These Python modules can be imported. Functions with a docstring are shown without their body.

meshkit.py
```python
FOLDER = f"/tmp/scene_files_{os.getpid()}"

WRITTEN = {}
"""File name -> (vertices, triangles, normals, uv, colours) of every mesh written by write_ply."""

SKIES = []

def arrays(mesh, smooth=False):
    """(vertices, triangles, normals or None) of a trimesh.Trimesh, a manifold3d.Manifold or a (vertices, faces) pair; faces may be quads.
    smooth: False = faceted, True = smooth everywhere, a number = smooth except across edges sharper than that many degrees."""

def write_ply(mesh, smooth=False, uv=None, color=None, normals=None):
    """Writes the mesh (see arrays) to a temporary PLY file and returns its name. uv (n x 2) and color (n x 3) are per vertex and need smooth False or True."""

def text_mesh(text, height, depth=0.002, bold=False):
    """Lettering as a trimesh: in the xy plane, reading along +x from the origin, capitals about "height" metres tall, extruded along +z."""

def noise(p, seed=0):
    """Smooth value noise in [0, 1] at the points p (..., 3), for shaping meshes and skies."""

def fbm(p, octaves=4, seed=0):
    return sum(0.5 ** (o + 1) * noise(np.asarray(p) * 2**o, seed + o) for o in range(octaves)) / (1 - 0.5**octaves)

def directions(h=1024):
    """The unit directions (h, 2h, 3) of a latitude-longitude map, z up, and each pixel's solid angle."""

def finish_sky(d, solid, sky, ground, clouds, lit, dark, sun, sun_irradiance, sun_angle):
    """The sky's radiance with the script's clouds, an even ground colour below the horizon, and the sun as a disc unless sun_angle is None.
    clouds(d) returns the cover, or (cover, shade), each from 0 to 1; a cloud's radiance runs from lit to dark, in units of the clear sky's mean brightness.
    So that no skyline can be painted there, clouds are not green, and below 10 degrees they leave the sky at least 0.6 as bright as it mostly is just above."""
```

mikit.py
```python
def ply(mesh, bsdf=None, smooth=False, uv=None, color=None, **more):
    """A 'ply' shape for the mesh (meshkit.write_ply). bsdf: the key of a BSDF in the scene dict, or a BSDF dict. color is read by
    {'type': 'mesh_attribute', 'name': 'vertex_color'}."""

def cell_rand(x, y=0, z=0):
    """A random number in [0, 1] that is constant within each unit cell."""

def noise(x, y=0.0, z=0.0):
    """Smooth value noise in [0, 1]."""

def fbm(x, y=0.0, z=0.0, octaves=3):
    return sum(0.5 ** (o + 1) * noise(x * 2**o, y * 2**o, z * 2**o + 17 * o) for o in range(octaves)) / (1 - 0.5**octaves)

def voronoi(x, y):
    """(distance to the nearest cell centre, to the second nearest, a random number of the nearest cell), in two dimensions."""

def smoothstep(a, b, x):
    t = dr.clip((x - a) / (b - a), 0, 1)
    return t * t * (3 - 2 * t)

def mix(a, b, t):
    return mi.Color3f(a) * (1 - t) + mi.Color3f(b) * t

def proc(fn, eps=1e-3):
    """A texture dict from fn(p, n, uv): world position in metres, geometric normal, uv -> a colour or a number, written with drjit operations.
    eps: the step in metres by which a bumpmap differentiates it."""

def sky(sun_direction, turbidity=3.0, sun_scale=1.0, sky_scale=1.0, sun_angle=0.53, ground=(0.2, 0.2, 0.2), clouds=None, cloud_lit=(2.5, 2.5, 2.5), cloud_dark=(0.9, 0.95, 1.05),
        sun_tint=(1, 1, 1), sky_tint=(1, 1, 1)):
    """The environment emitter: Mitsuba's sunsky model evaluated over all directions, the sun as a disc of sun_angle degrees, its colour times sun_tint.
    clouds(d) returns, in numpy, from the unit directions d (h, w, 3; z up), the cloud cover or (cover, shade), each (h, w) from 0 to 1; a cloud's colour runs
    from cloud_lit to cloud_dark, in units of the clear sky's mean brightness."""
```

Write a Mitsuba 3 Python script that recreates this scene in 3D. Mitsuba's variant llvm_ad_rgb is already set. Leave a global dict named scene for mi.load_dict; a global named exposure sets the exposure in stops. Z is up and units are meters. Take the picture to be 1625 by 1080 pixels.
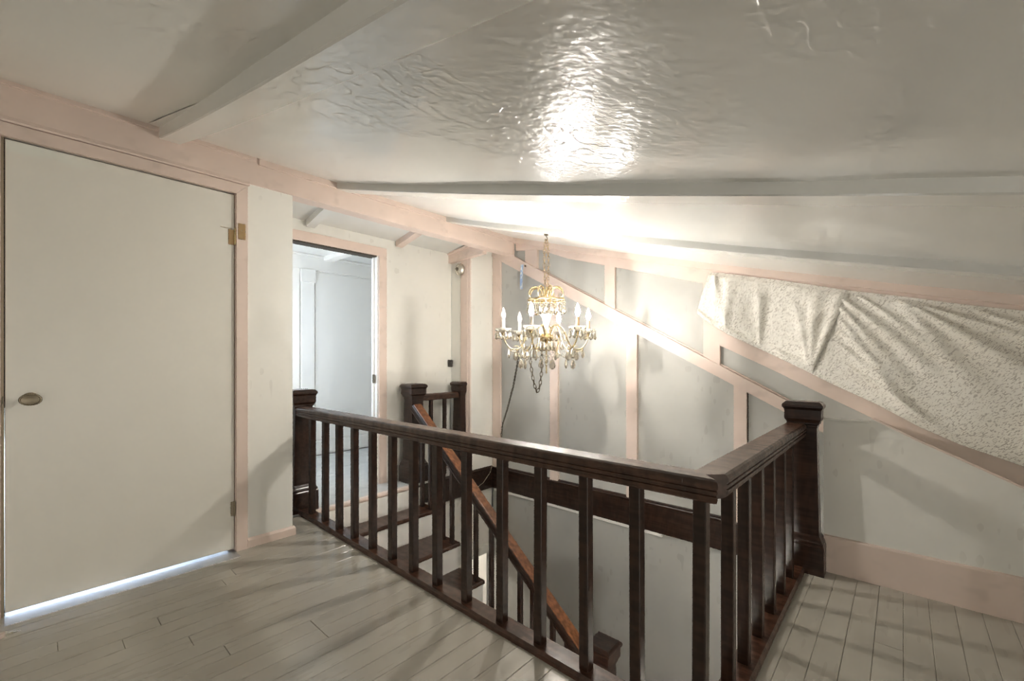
import math, random
import numpy as np, trimesh, manifold3d
import drjit as dr
import mitsuba as mi
import mikit, meshkit
from mikit import proc, noise, fbm, voronoi, smoothstep, mix, cell_rand
from shapely.geometry import Polygon

random.seed(7); rng = np.random.default_rng(7)
T = mi.ScalarTransform4f
scene = {'type': 'scene'}
labels = {}

# ------------------------------------------------------------------ camera, light, exposure
exposure = 3.15
EYE_H = 1.15
YAW = math.radians(41.94)
scene['camera'] = {
    'type': 'perspective', 'fov_axis': 'x', 'fov': 2 * math.degrees(math.atan(812.5 / 689.5)),
    'principal_point_offset_x': 0.0, 'principal_point_offset_y': -30.0 / 1080.0,
    'near_clip': 0.02, 'far_clip': 100.0,
    'to_world': T().look_at(origin=[0, 0, EYE_H], target=[-math.sin(YAW), math.cos(YAW), EYE_H], up=[0, 0, 1]),
}
BULB = [87.0, 82.0, 75.0]          # radiance of the lit candle bulbs
DAY_ROOM = [0.60, 0.70, 0.84]
DAY_DOOR = [1.7, 2.05, 2.6]          # low pane added for the daylight leaking under the closed door          # daylight in the window of the room behind the doors
FILL_BACK = [0.12, 0.12, 0.12]  # weak fill from the gable window added behind the camera
FILL_RIGHT = [0.66, 0.64, 0.60]        # fill from an unseen window added right of and behind the camera          # the gable window behind the camera is added too
HALL_FILL = [14.0, 13.4, 12.4]  # fill from the unseen globe added in the hall below
STAIR_FILL = [25.0, 24.2, 23.0]      # fill globe added out of sight below the front railing        # the globe of the hall below is added too

# ------------------------------------------------------------------ materials
def two(b): return {'type': 'twosided', 'bsdf': b}
def pr(col, rough, spec=0.5, **k):
    return {'type': 'principled', 'base_color': col if isinstance(col, dict) else {'type': 'rgb', 'value': list(col)}, 'roughness': rough, 'specular': spec, **k}
def bump(fn, b, eps=1.5e-3): return {'type': 'bumpmap', 'arbitrary': proc(fn, eps), 'scale': 1.0, 'bsdf': b}

def wall_col(p, n, uv):
    big = fbm(p.x * 1.3 + 5, p.y * 1.3, p.z * 1.3, 3)
    sm = smoothstep(0.62, 0.80, fbm(p.x * 5 + 1, p.y * 5, p.z * 2.2, 3))
    c = mix((0.675, 0.655, 0.60), (0.62, 0.61, 0.565), smoothstep(0.3, 0.7, big))
    sc = smoothstep(0.79, 0.84, noise(p.x * 34, p.y * 34, p.z * 13)) * smoothstep(0.5, 0.75, noise(p.x * 3, p.y * 3, p.z * 3 + 9))
    return mix(mix(c, (0.50, 0.475, 0.42), sm * 0.22), (0.36, 0.335, 0.29), sc * 0.22)
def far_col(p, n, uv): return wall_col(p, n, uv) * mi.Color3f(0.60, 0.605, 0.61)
def wall_bump(p, n, uv):
    return noise(p.x * 9, p.y * 9, p.z * 9) * 0.0022 + noise(p.x * 26, p.y * 26, p.z * 26) * 0.0008
def ceil_col(p, n, uv):
    big = fbm(p.x * 0.9, p.y * 0.9, 3.0, 3)
    return mix((0.575, 0.565, 0.53), (0.525, 0.525, 0.50), smoothstep(0.3, 0.7, big))
def ceil_bump(p, n, uv):
    peel = noise(p.x * 62, p.y * 74, p.z * 30) * 0.0008 + noise(p.x * 150, p.y * 165, 0.0) * 0.00028
    low = noise(p.x * 7, p.y * 5, 1.0) * 0.0022
    a = noise(p.x * 26, p.y * 26, 4.0); ridge = 1 - dr.abs(2 * a - 1)
    patch = smoothstep(0.62, 0.78, noise(p.x * 2.6 + 3.1, p.y * 2.6 + 0.4, 2.0))
    return peel + low + smoothstep(0.88, 1.0, ridge) * patch * 0.0012
def pink_col(p, n, uv):
    g = fbm(p.x * 3, p.y * 3, p.z * 3, 3)
    s = smoothstep(0.60, 0.82, fbm(p.x * 11, p.y * 11 + 4, p.z * 11, 3))
    c = mix((0.60, 0.485, 0.42), (0.56, 0.455, 0.395), smoothstep(0.3, 0.7, g))
    return mix(c, (0.42, 0.34, 0.29), s * 0.35)
def pink_bump(p, n, uv):
    return noise(p.x * 16, p.y * 16, p.z * 16) * 0.0007 + noise(p.x * 50, p.y * 50, p.z * 50) * 0.00022
def door_col(p, n, uv):
    g = fbm(p.y * 2, p.z * 1.2, 1.0, 3)
    top = smoothstep(2.085, 2.12, p.z + 0.02 * noise(p.y * 14, 0.0, 1.0)) * smoothstep(0.35, 0.0, p.y) * 0.5
    return mix(mix((0.62, 0.595, 0.535), (0.60, 0.575, 0.51), g), (0.62, 0.65, 0.59), top)
def floor_col(p, n, uv):
    r = cell_rand((p.x - 0.003) / 0.0885)
    g = fbm(p.x * 30, p.y * 2.0, 2.0, 3)
    d = smoothstep(0.55, 0.8, fbm(p.x * 2.2, p.y * 2.2, 7.0, 3))
    c = mix((0.345, 0.325, 0.28), (0.30, 0.28, 0.238), r * 0.6 + g * 0.4)
    sc = smoothstep(0.80, 0.83, noise(p.x * 60, p.y * 9, 3.0)) * 0.2
    return mix(mix(c, (0.255, 0.232, 0.195), d * 0.5), (0.18, 0.155, 0.125), sc)
def floor_bump(p, n, uv):
    return noise(p.x * 26, p.y * 5, 0.0) * 0.0007 + noise(p.x * 5, p.y * 3.4, 5.0) * 0.0010 + noise(p.x * 90, p.y * 20, 2.0) * 0.0002
def floor_rough(p, n, uv):
    return 0.14 + 0.22 * fbm(p.x * 3.0, p.y * 3.0, 1.0, 3)
def hallfloor_col(p, n, uv):
    g = fbm(p.x * 25, p.y * 2, 2.0, 3)
    return mix((0.40, 0.40, 0.385), (0.34, 0.345, 0.335), g)
def wood_fn(dark, light):
    def f(p, n, uv):
        w = noise(p.x * 3, p.y * 3, p.z * 3)
        g = fbm(p.x * 45 + w * 3, p.y * 45 + w * 3, p.z * 9, 3) * 0.5 + fbm(p.x * 9, p.y * 60, p.z * 60, 2) * 0.5
        return mix(dark, light, smoothstep(0.3, 0.72, g))
    return f
def wood_bump(p, n, uv):
    return noise(p.x * 40, p.y * 40, p.z * 40) * 0.0003
def cloth_col(p, n, uv):
    w = fbm(p.x * 7, p.z * 7, 1.0, 2)
    a = noise((p.x + p.z) * 75 + w * 9, (p.z - p.x) * 210 + w * 5, 0.0); b = noise((p.x - p.z) * 210 + 50, (p.x + p.z) * 80 - w * 8, 3.0)
    dash = dr.maximum(smoothstep(0.70, 0.80, a), smoothstep(0.72, 0.82, b))
    st = smoothstep(0.45, 0.8, fbm(p.x * 2.2, p.z * 3.2, 8.0, 3))
    c = mix((0.74, 0.715, 0.655), (0.62, 0.585, 0.51), st * 0.6)
    return mix(c, (0.33, 0.30, 0.25), dash * 0.7)
def cloth_bump(p, n, uv):
    return noise(p.x * 180, p.y * 180, p.z * 180) * 0.0006
def blue_col(p, n, uv):
    return mix((0.30, 0.42, 0.62), (0.62, 0.66, 0.68), smoothstep(0.42, 0.62, fbm(p.x * 60, p.y * 60, p.z * 45, 2)))

scene['wall_paint'] = two(bump(wall_bump, pr(proc(wall_col), 0.34, 0.32)))
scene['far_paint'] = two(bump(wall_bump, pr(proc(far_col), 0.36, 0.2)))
scene['ceiling_paint'] = two(bump(ceil_bump, pr(proc(ceil_col), 0.22, 0.62)))
scene['pink_paint'] = two(bump(pink_bump, pr(proc(pink_col), 0.38, 0.45)))
scene['door_paint'] = two(bump(pink_bump, pr(proc(door_col), 0.36, 0.45)))
scene['white_trim'] = two(pr((0.72, 0.70, 0.655), 0.32, 0.45))
scene['floor_paint'] = two(bump(floor_bump, pr(proc(floor_col), proc(floor_rough), 0.75)))
scene['hall_floor_paint'] = two(pr(proc(hallfloor_col), 0.30, 0.55))
scene['gap_dark'] = two(pr((0.05, 0.042, 0.032), 0.8, 0.2))
scene['dark_wood'] = two(bump(wood_bump, pr(proc(wood_fn((0.010, 0.0045, 0.003), (0.026, 0.011, 0.006))), 0.24, 0.5)))
scene['red_wood'] = two(bump(wood_bump, pr(proc(wood_fn((0.10, 0.036, 0.014), (0.20, 0.078, 0.030))), 0.26, 0.55)))
scene['tread_wood'] = two(bump(wood_bump, pr(proc(wood_fn((0.026, 0.0115, 0.007), (0.060, 0.026, 0.015))), 0.25, 0.55)))
scene['fabric'] = two(bump(cloth_bump, pr(proc(cloth_col), 0.85, 0.15, sheen=0.3)))
scene['brass'] = two({'type': 'roughconductor', 'alpha': 0.22, 'specular_reflectance': {'type': 'rgb', 'value': [0.42, 0.29, 0.16]}})
scene['gilt'] = two({'type': 'roughconductor', 'alpha': 0.16, 'specular_reflectance': {'type': 'rgb', 'value': [0.74, 0.58, 0.33]}})
scene['dark_metal'] = two(pr((0.09, 0.075, 0.05), 0.4, 0.5, metallic=0.6))
scene['bell_metal'] = two({'type': 'roughconductor', 'alpha': 0.28, 'specular_reflectance': {'type': 'rgb', 'value': [0.66, 0.63, 0.55]}})
scene['leak_silver'] = two({'type': 'roughconductor', 'alpha': 0.34, 'specular_reflectance': {'type': 'rgb', 'value': [0.72, 0.75, 0.80]}})
scene['rail_wood'] = two(bump(wood_bump, pr(proc(wood_fn((0.024, 0.011, 0.0065), (0.058, 0.027, 0.016))), 0.30, 0.6)))
scene['aged_brass'] = two({'type': 'roughconductor', 'alpha': 0.32, 'specular_reflectance': {'type': 'rgb', 'value': [0.27, 0.23, 0.17]}})
scene['candle_white'] = two(pr((0.66, 0.61, 0.52), 0.4, 0.5))
scene['candle_gold'] = two(pr((0.48, 0.34, 0.20), 0.35, 0.5))
scene['dish_glass'] = {'type': 'blendbsdf', 'weight': 0.25, 'a': {'type': 'principledthin', 'base_color': {'type': 'rgb', 'value': [0.52, 0.50, 0.45]}, 'roughness': 0.15, 'diff_trans': 1.2}, 'b': {'type': 'thindielectric', 'int_ior': 1.55}}
scene['crystal'] = {'type': 'blendbsdf', 'weight': 0.45, 'a': two({'type': 'roughconductor', 'alpha': 0.12, 'specular_reflectance': {'type': 'rgb', 'value': [0.74, 0.69, 0.58]}}), 'b': {'type': 'thindielectric', 'int_ior': 1.6}}
scene['bulb_glass'] = {'type': 'blendbsdf', 'weight': 0.55, 'a': two(pr((0.80, 0.76, 0.68), 0.12, 0.8)), 'b': {'type': 'thindielectric', 'int_ior': 1.5}}
scene['blue_tape'] = two(pr(proc(blue_col), 0.5, 0.4))
scene['black_plastic'] = two(pr((0.03, 0.028, 0.025), 0.4, 0.5))

# ------------------------------------------------------------------ helpers
def numbered(k):
    if k not in scene and k not in labels: return k
    i = 1
    while f'{k}_{i:03d}' in scene or f'{k}_{i:03d}' in labels: i += 1
    return f'{k}_{i:03d}'
def add(name, mesh, mat, parent=None, smooth=False, label=None, cat=None, group=None, kind=None, **more):
    key = numbered(name if parent is None else parent + '__' + name)
    scene[key] = mesh if isinstance(mesh, dict) else mikit.ply(mesh, mat, smooth=smooth, **more)
    d = {k: v for k, v in (('label', label), ('category', cat), ('group', group), ('kind', kind)) if v}
    if d: labels[key] = d
    return key
def thing(name, label, cat, group=None):
    key = numbered(name); labels[key] = {'label': label, 'category': cat}
    if group: labels[key]['group'] = group
    return key
cat_ = trimesh.util.concatenate
def box(x0, x1, y0, y1, z0, z1, bev=0.0):
    lo, hi = np.array([x0, y0, z0], float), np.array([x1, y1, z1], float)
    if bev <= 0:
        return trimesh.creation.box(bounds=[lo, hi])
    b = min(bev, 0.45 * (hi - lo).min()); pts = []
    for s in np.ndindex(2, 2, 2):
        s = np.array(s); c = np.where(s, hi, lo); d = np.where(s, -b, b)
        for k in range(3):
            q = c + d; q[k] = c[k]; pts.append(q)
    return trimesh.convex.convex_hull(np.array(pts))
def hull(pts): return trimesh.convex.convex_hull(np.array(pts, float))
def loft_rects(rows):
    """rows of (x0,x1,y0,y1,z), bottom to top: a closed stack of rectangles."""
    v, f = [], []
    for x0, x1, y0, y1, z in rows: v += [(x0, y0, z), (x1, y0, z), (x1, y1, z), (x0, y1, z)]
    for i in range(len(rows) - 1):
        a, b = 4 * i, 4 * i + 4
        for k in range(4):
            m = (k + 1) % 4; f += [(a + k, a + m, b + m), (a + k, b + m, b + k)]
    n = 4 * (len(rows) - 1)
    f += [(0, 2, 1), (0, 3, 2), (n, n + 1, n + 2), (n, n + 2, n + 3)]
    return trimesh.Trimesh(v, f, process=False)
def prism(profile, A, B, side, cutA=0.0, cutB=0.0, up=(0, 0, 1)):
    """profile [(lateral, height)] swept from A to B; lateral runs along 'side'; cut: how far an end is shifted per metre of lateral (mitre)."""
    A, B, side, up = (np.array(q, float) for q in (A, B, side, up)); d = (B - A) / np.linalg.norm(B - A)
    n = len(profile)
    va = [A + side * l + up * h + d * (cutA * l) for l, h in profile]
    vb = [B + side * l + up * h + d * (cutB * l) for l, h in profile]
    poly = Polygon(profile); tv, tf = trimesh.creation.triangulate_polygon(poly, engine='earcut')
    idx = [int(np.argmin([np.hypot(*(np.array(p) - q)) for p in profile])) for q in tv]
    f = []
    for k in range(n):
        m = (k + 1) % n; f += [(k, m, n + m), (k, n + m, n + k)]
    for t in tf:
        a, b, c = (idx[i] for i in t); f += [(a, c, b), (n + a, n + b, n + c)]
    m = trimesh.Trimesh(va + vb, f, process=False); m.fix_normals(); return m
def tube(pts, r, seg=10, closed=False):
    pts = np.array(pts, float); n = len(pts); r = np.broadcast_to(r, n)
    tan = np.gradient(pts, axis=0) if not closed else np.roll(pts, -1, 0) - np.roll(pts, 1, 0)
    tan /= np.linalg.norm(tan, axis=1, keepdims=True) + 1e-12
    ref = np.array([0, 0, 1.]) if abs(tan[0][2]) < 0.9 else np.array([1., 0, 0])
    u = np.cross(tan[0], ref); u /= np.linalg.norm(u); v, f = [], []
    for i in range(n):
        u = u - tan[i] * (u @ tan[i]); u /= np.linalg.norm(u) + 1e-12; w = np.cross(tan[i], u)
        for k in range(seg):
            a = 2 * math.pi * k / seg; v.append(pts[i] + r[i] * (math.cos(a) * u + math.sin(a) * w))
    m = n if closed else n - 1
    for i in range(m):
        j = (i + 1) % n
        for k in range(seg):
            l = (k + 1) % seg; f += [(i * seg + k, i * seg + l, j * seg + l), (i * seg + k, j * seg + l, j * seg + k)]
    if not closed:
        for e, s in ((0, -1), (n - 1, 1)):
            c = len(v); v.append(pts[e])
            for k in range(seg):
                l = (k + 1) % seg; f.append((c, e * seg + k, e * seg + l) if s > 0 else (c, e * seg + l, e * seg + k))
    return trimesh.Trimesh(v, f, process=False)
def lathe(prof, seg=24, wob=None):
    """prof [(r, z)] around the z axis; wob: radial scallop (count, depth)."""
    v, f = [], []
    for r, z in prof:
        for k in range(seg):
            a = 2 * math.pi * k / seg; q = r * (1 + (wob[1] * math.cos(wob[0] * a) if wob else 0)); v.append((q * math.cos(a), q * math.sin(a), z))
    for i in range(len(prof) - 1):
        for k in range(seg):
            l = (k + 1) % seg; f += [(i * seg + k, i * seg + l, (i + 1) * seg + l), (i * seg + k, (i + 1) * seg + l, (i + 1) * seg + k)]
    m = trimesh.Trimesh(v, f, process=True); return m
def moved(m, *d):
    m = m.copy(); m.apply_translation(d); return m

def zc(X, d=0.0):                      # the ceiling's height
    x = X + 2.98
    return 2.40 - 0.297 * x + 0.0075 * x * x - d

# ================================================================== THE SETTING
XL, YF, YN = -2.98, 3.38, 2.907        # door wall, stairwell's far wall, knee wall
XH, XR = -3.61, -5.25                  # hall wall with the doorway, far wall of the room behind it
XE = -3.315                            # landing edge

# ---- floor: a slab with the stair opening left free, planks on it
floor = add('floor', cat_([box(XL - 0.10, 1.6, -3.0, 1.40, -0.16, -0.014), box(XE, XL - .10, 1.16, 1.40, -0.16, -0.014),
                           box(-0.44, 1.6, 1.40, YN + .06, -0.16, -0.014)]), 'gap_dark', kind='structure', label='grey painted board floor of the attic room')
x = 0.003 - 0.0885 * 35
while x < 1.55:
    x0, x1 = max(x, XL - 0.055), min(x + 0.0885, 1.55)
    y_end = 2.905 if x0 > -0.45 else (1.335 if x0 > XL else 1.335)
    cuts = [-2.98]
    if abs(x - (-1.944)) < 0.06 or abs(x - (-1.856)) < .06: cuts += [-0.9, 0.83]
    elif abs(x - (-2.21)) < .05: cuts += [-1.2, 0.445]
    else:
        y = -2.98 + random.uniform(0.6, 2.2)
        while y < y_end - 0.5: cuts.append(y); y += random.uniform(1.5, 2.8)
    cuts.append(y_end)
    for a, b in zip(cuts[:-1], cuts[1:]):
        if x1 - x0 < 0.02: continue
        dz = random.uniform(-0.0012, 0.0012)
        add('plank', hull([(px, py, -0.016) for px in (x0 + .0004, x1 - .0004) for py in (a + .0006, b - .0006)] +
                          [(px, py, -.002 + dz) for px in (x0 + .0004, x1 - .0004) for py in (a + .0006, b - .0006)] +
                          [(px, py, dz) for px in (x0 + .0024, x1 - .0024) for py in (a + .002, b - .002)]), 'floor_paint', floor)
    x += 0.0885
add('plank', box(XE + .02, XL - .006, 1.172, 1.335, -0.016, 0, .001), 'floor_paint', floor)

hfloor = add('floor_landing', cat_([box(XR, XE - .012, 1.16, 3.34, -0.16, -0.014), box(XR, XL - .10, -1.6, 1.16, -.16, -.014)]), 'gap_dark', kind='structure', label='blue-grey painted landing and floor of the room beyond the doorway')
x = XE - 0.014 - 0.0885
while x > XR:
    add('plank', box(max(x, XR) + .0005, x + 0.088, 1.165 if x > XH else 0.6, 3.02 if x > XH else 3.33, -0.016, random.uniform(-.001, .001), .0015), 'hall_floor_paint', hfloor)
    x -= 0.0885
add('board', box(XR, XL - .085, -1.59, 0.6 - .002, -0.016, 0), 'hall_floor_paint', hfloor)
add('nosing', prism([(-.03, -.03), (.004, -.03), (.016, -.024), (.02, -.014), (.016, -.004), (.004, 0.002), (-.03, 0.002)], (XE - .012, 1.40, 0), (XE - .012, 2.345, 0), (1, 0, 0)), 'pink_paint', hfloor, label='pink painted nosing along the landing edge')
add('bullet', prism([(-.02, -.05), (.0, -.05), (.008, -.045), (.008, -.036), (0, -.031), (-.02, -.031)], (XE - .012, 1.40, 0), (XE - .012, 2.345, 0), (1, 0, 0)), 'pink_paint', hfloor)

# ---- ceiling: warped sheets between the rafters
def ceil_sheet(y0, y1, x0, x1, sag, seed, nx=70, ny=34):
    X, Y = np.meshgrid(np.linspace(x0, x1, nx), np.linspace(y0, y1, ny), indexing='ij')
    t = (Y - y0) / (y1 - y0); b = np.sin(np.pi * t)
    Z = zc(X) - sag * b * np.clip((X - x0) / 0.5, 0, 1) + 0.014 * (meshkit.fbm(np.stack([X * 2.1, Y * 2.6, X * 0 + seed], -1), 3, seed) - 0.5) * np.clip((X - x0) / .3, 0, 1)
    v = np.stack([X, Y, Z], -1).reshape(-1, 3); top = v + [0, 0, 0.02]
    i = np.arange(nx * ny).reshape(nx, ny); q = np.stack([i[:-1, :-1], i[:-1, 1:], i[1:, 1:], i[1:, :-1]], -1).reshape(-1, 4)
    n = nx * ny; f = np.vstack([q[:, [0, 1, 2]], q[:, [0, 2, 3]]]); g = np.vstack([q[:, [0, 2, 1]], q[:, [0, 3, 2]]]) + n
    return trimesh.Trimesh(np.vstack([v, top]), np.vstack([f, g]), process=False)
ceiling = add('ceiling', ceil_sheet(1.44, 2.50, XL - .03, 1.6, 0.012, 3), 'ceiling_paint', smooth=True, kind='structure', label='glossy grey-white painted sloping ceiling sheets')
add('sheet', ceil_sheet(0.42, 1.44, XL - .03, 1.6, 0.022, 1), 'ceiling_paint', ceiling, smooth=True)
add('sheet', ceil_sheet(-0.62, 0.42, XL - .03, 1.6, 0.030, 2), 'ceiling_paint', ceiling, smooth=True)
add('sheet', ceil_sheet(2.50, YF + .02, XL - .03, 1.6, 0.006, 4), 'ceiling_paint', ceiling, smooth=True)
add('sheet', ceil_sheet(-3.1, -0.62, XL - .03, 1.6, 0.02, 5), 'ceiling_paint', ceiling, smooth=True)
def rafter(ya, yb, w, d, mat='ceiling_paint', label=None):
    v, f = [], []; n = 24; X = np.linspace(XL - .02, 1.58, n)
    for Xi in X:
        t = (Xi - XL) / 2.6; y = ya + (yb - ya) * min(t, 1.6)
        for yy, zz in ((0, .03), (0, -d + .004), (.005, -d), (w - .005, -d), (w, -d + .004), (w, .03)): v.append((Xi, y + yy, zc(Xi) + zz))
    for i in range(n - 1):
        for k in range(6):
            l = (k + 1) % 6; a, b = 6 * i, 6 * i + 6; f += [(a + k, b + l, a + l), (a + k, b + k, b + l)]
    for k in range(1, 5): f += [(0, k, k + 1), (6 * n - 6, 6 * n - 6 + k + 1, 6 * n - 6 + k)]
    return add('rafter', trimesh.Trimesh(v, f, process=False), mat, ceiling, label=label)
rafter(0.47, 0.345, 0.095, 0.060)
rafter(1.455, 1.385, 0.105, 0.045)
rafter(2.44, 2.46, 0.105, 0.042)
rafter(-0.55, -0.65, 0.095, 0.060)
rafter(3.32, 3.32, 0.06, 0.052, 'pink_paint', 'pink rafter against the far wall')

# ceiling on the far side of the ridge
hc = add('ceiling_hall', hull([(XL - .06, y, z) for y in (1.0, YF + .02) for z in (2.385, 2.42)] + [(XH - .12, y, z) for y in (1.0, YF + .02) for z in (2.255, 2.29)]), 'ceiling_paint', kind='structure', label='short sloping ceiling over the landing')
for y0 in (1.50, 2.34):
    add('rafter', hull([(XL - .09, y, z) for y in (y0, y0 + .07) for z in (2.335, 2.40)] + [(XH + .02, y, z) for y in (y0, y0 + .07) for z in (2.225, 2.29)]), 'pink_paint' if y0 > 2 else 'ceiling_paint', hc)
rc = add('ceiling_room', box(XR - .1, XH - .1, -1.7, 3.5, 2.40, 2.46), 'ceiling_paint', kind='structure', label='white ceiling of the room beyond the doorway')
add('ceiling_board', box(XH - .12, XL - .08, -1.7, 1.12, 2.28, 2.36), 'ceiling_paint', rc)
add('beam', box(XR, XH - .1, 2.40, 2.50, 2.345, 2.405, .004), 'white_trim', rc)
add('beam', box(XR, XH - .1, 1.2, 1.3, 2.345, 2.405, .004), 'white_trim', rc)
add('cornice', box(XR, XR + .03, -1.6, 3.4, 2.37, 2.40, .006), 'white_trim', rc)

# ---- ridge beam
rb = add('trim_1', cat_([box(XL - .10, XL + .004, -3.0, 3.335, 2.225, 2.41, .004)]), 'pink_paint', kind='structure', label='long pink painted ridge beam over the door wall')
add('lower_lip', prism([(-.002, 0), (.010, 0.002), (.014, .010), (.010, .026), (-.002, .030)], (XL, -3.0, 2.2085), (XL, .905, 2.2085), (1, 0, 0)), 'pink_paint', rb)
add('upper_strip', box(XL, XL + .014, 0.955, 3.33, 2.355, 2.405, .003), 'pink_paint', rb)
add('upper_strip', box(XL, XL + .014, -3.0, .945, 2.372, 2.408, .003), 'pink_paint', rb)
add('end_plate', box(XL - .09, XL + .010, 3.336, 3.346, 2.16, 2.385, .002), 'pink_paint', rb)

# ---- wall with the closed door
DY0, DY1, DZ = -0.070, 0.828, 2.137
wl = add('wall_left', cat_([box(XL - .10, XL, -3.0, DY0 - .02, -.02, 2.30), box(XL - .10, XL, DY1 + .014, 1.160, -.02, 2.30), box(XL - .10, XL, DY0 - .02, DY1 + .014, DZ + .014, 2.30),
                            box(XH, XL - .10, 1.06, 1.158, -.02, 2.36)]), 'wall_paint', kind='structure', label='off-white plaster wall around the closed door')
d1 = add('door_1', box(XL - .040, XL - .002, DY0, DY1 - .003, 0.017, DZ - .001, .002), 'door_paint', kind='structure', label='large plain cream door with oval knob')
cs = .060
add('casing', hull([(X, y, z) for X in (XL - .004, XL + .018) for y, z in ((DY1 + .004, 0), (DY1 + .004 + cs, 0), (DY1 + .004, DZ + .005), (DY1 + .004 + cs, DZ + .005 + cs))]), 'pink_paint', d1)
add('casing', hull([(X, y, z) for X in (XL - .004, XL + .018) for y, z in ((DY0 - .012, 0), (DY0 - .012 - .08, 0), (DY0 - .012, DZ + .005), (DY0 - .012 - .08, DZ + .005 + cs))]), 'pink_paint', d1)
add('casing', hull([(X, y, z) for X in (XL - .004, XL + .018) for y, z in ((DY0 - .012, DZ + .006), (DY1 + .004, DZ + .006), (DY1 + .003 + cs, DZ + .006 + cs), (DY0 - .011 - .08, DZ + .006 + cs))]), 'pink_paint', d1)
add('jamb', box(XL - .10, XL - .001, DY1 + .001, DY1 + .014, 0, DZ + .01), 'pink_paint', d1)
add('jamb', box(XL - .10, XL - .001, DY0 - .02, DY0 - .0035, 0, DZ + .01), 'aged_brass', d1)
add('threshold', hull([(X_, y, z_) for X_, z_ in ((XL - .05, -.006), (XL + .105, -.004), (XL - .04, .002), (XL + .010, .0042), (XL + .105, .0014)) for y in (DY0, DY1)]), 'leak_silver', d1, label='silver threshold strip carrying the daylight glow under the door in its colour')  # silver colour stands in for daylight glowing on the floor under the door
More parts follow.
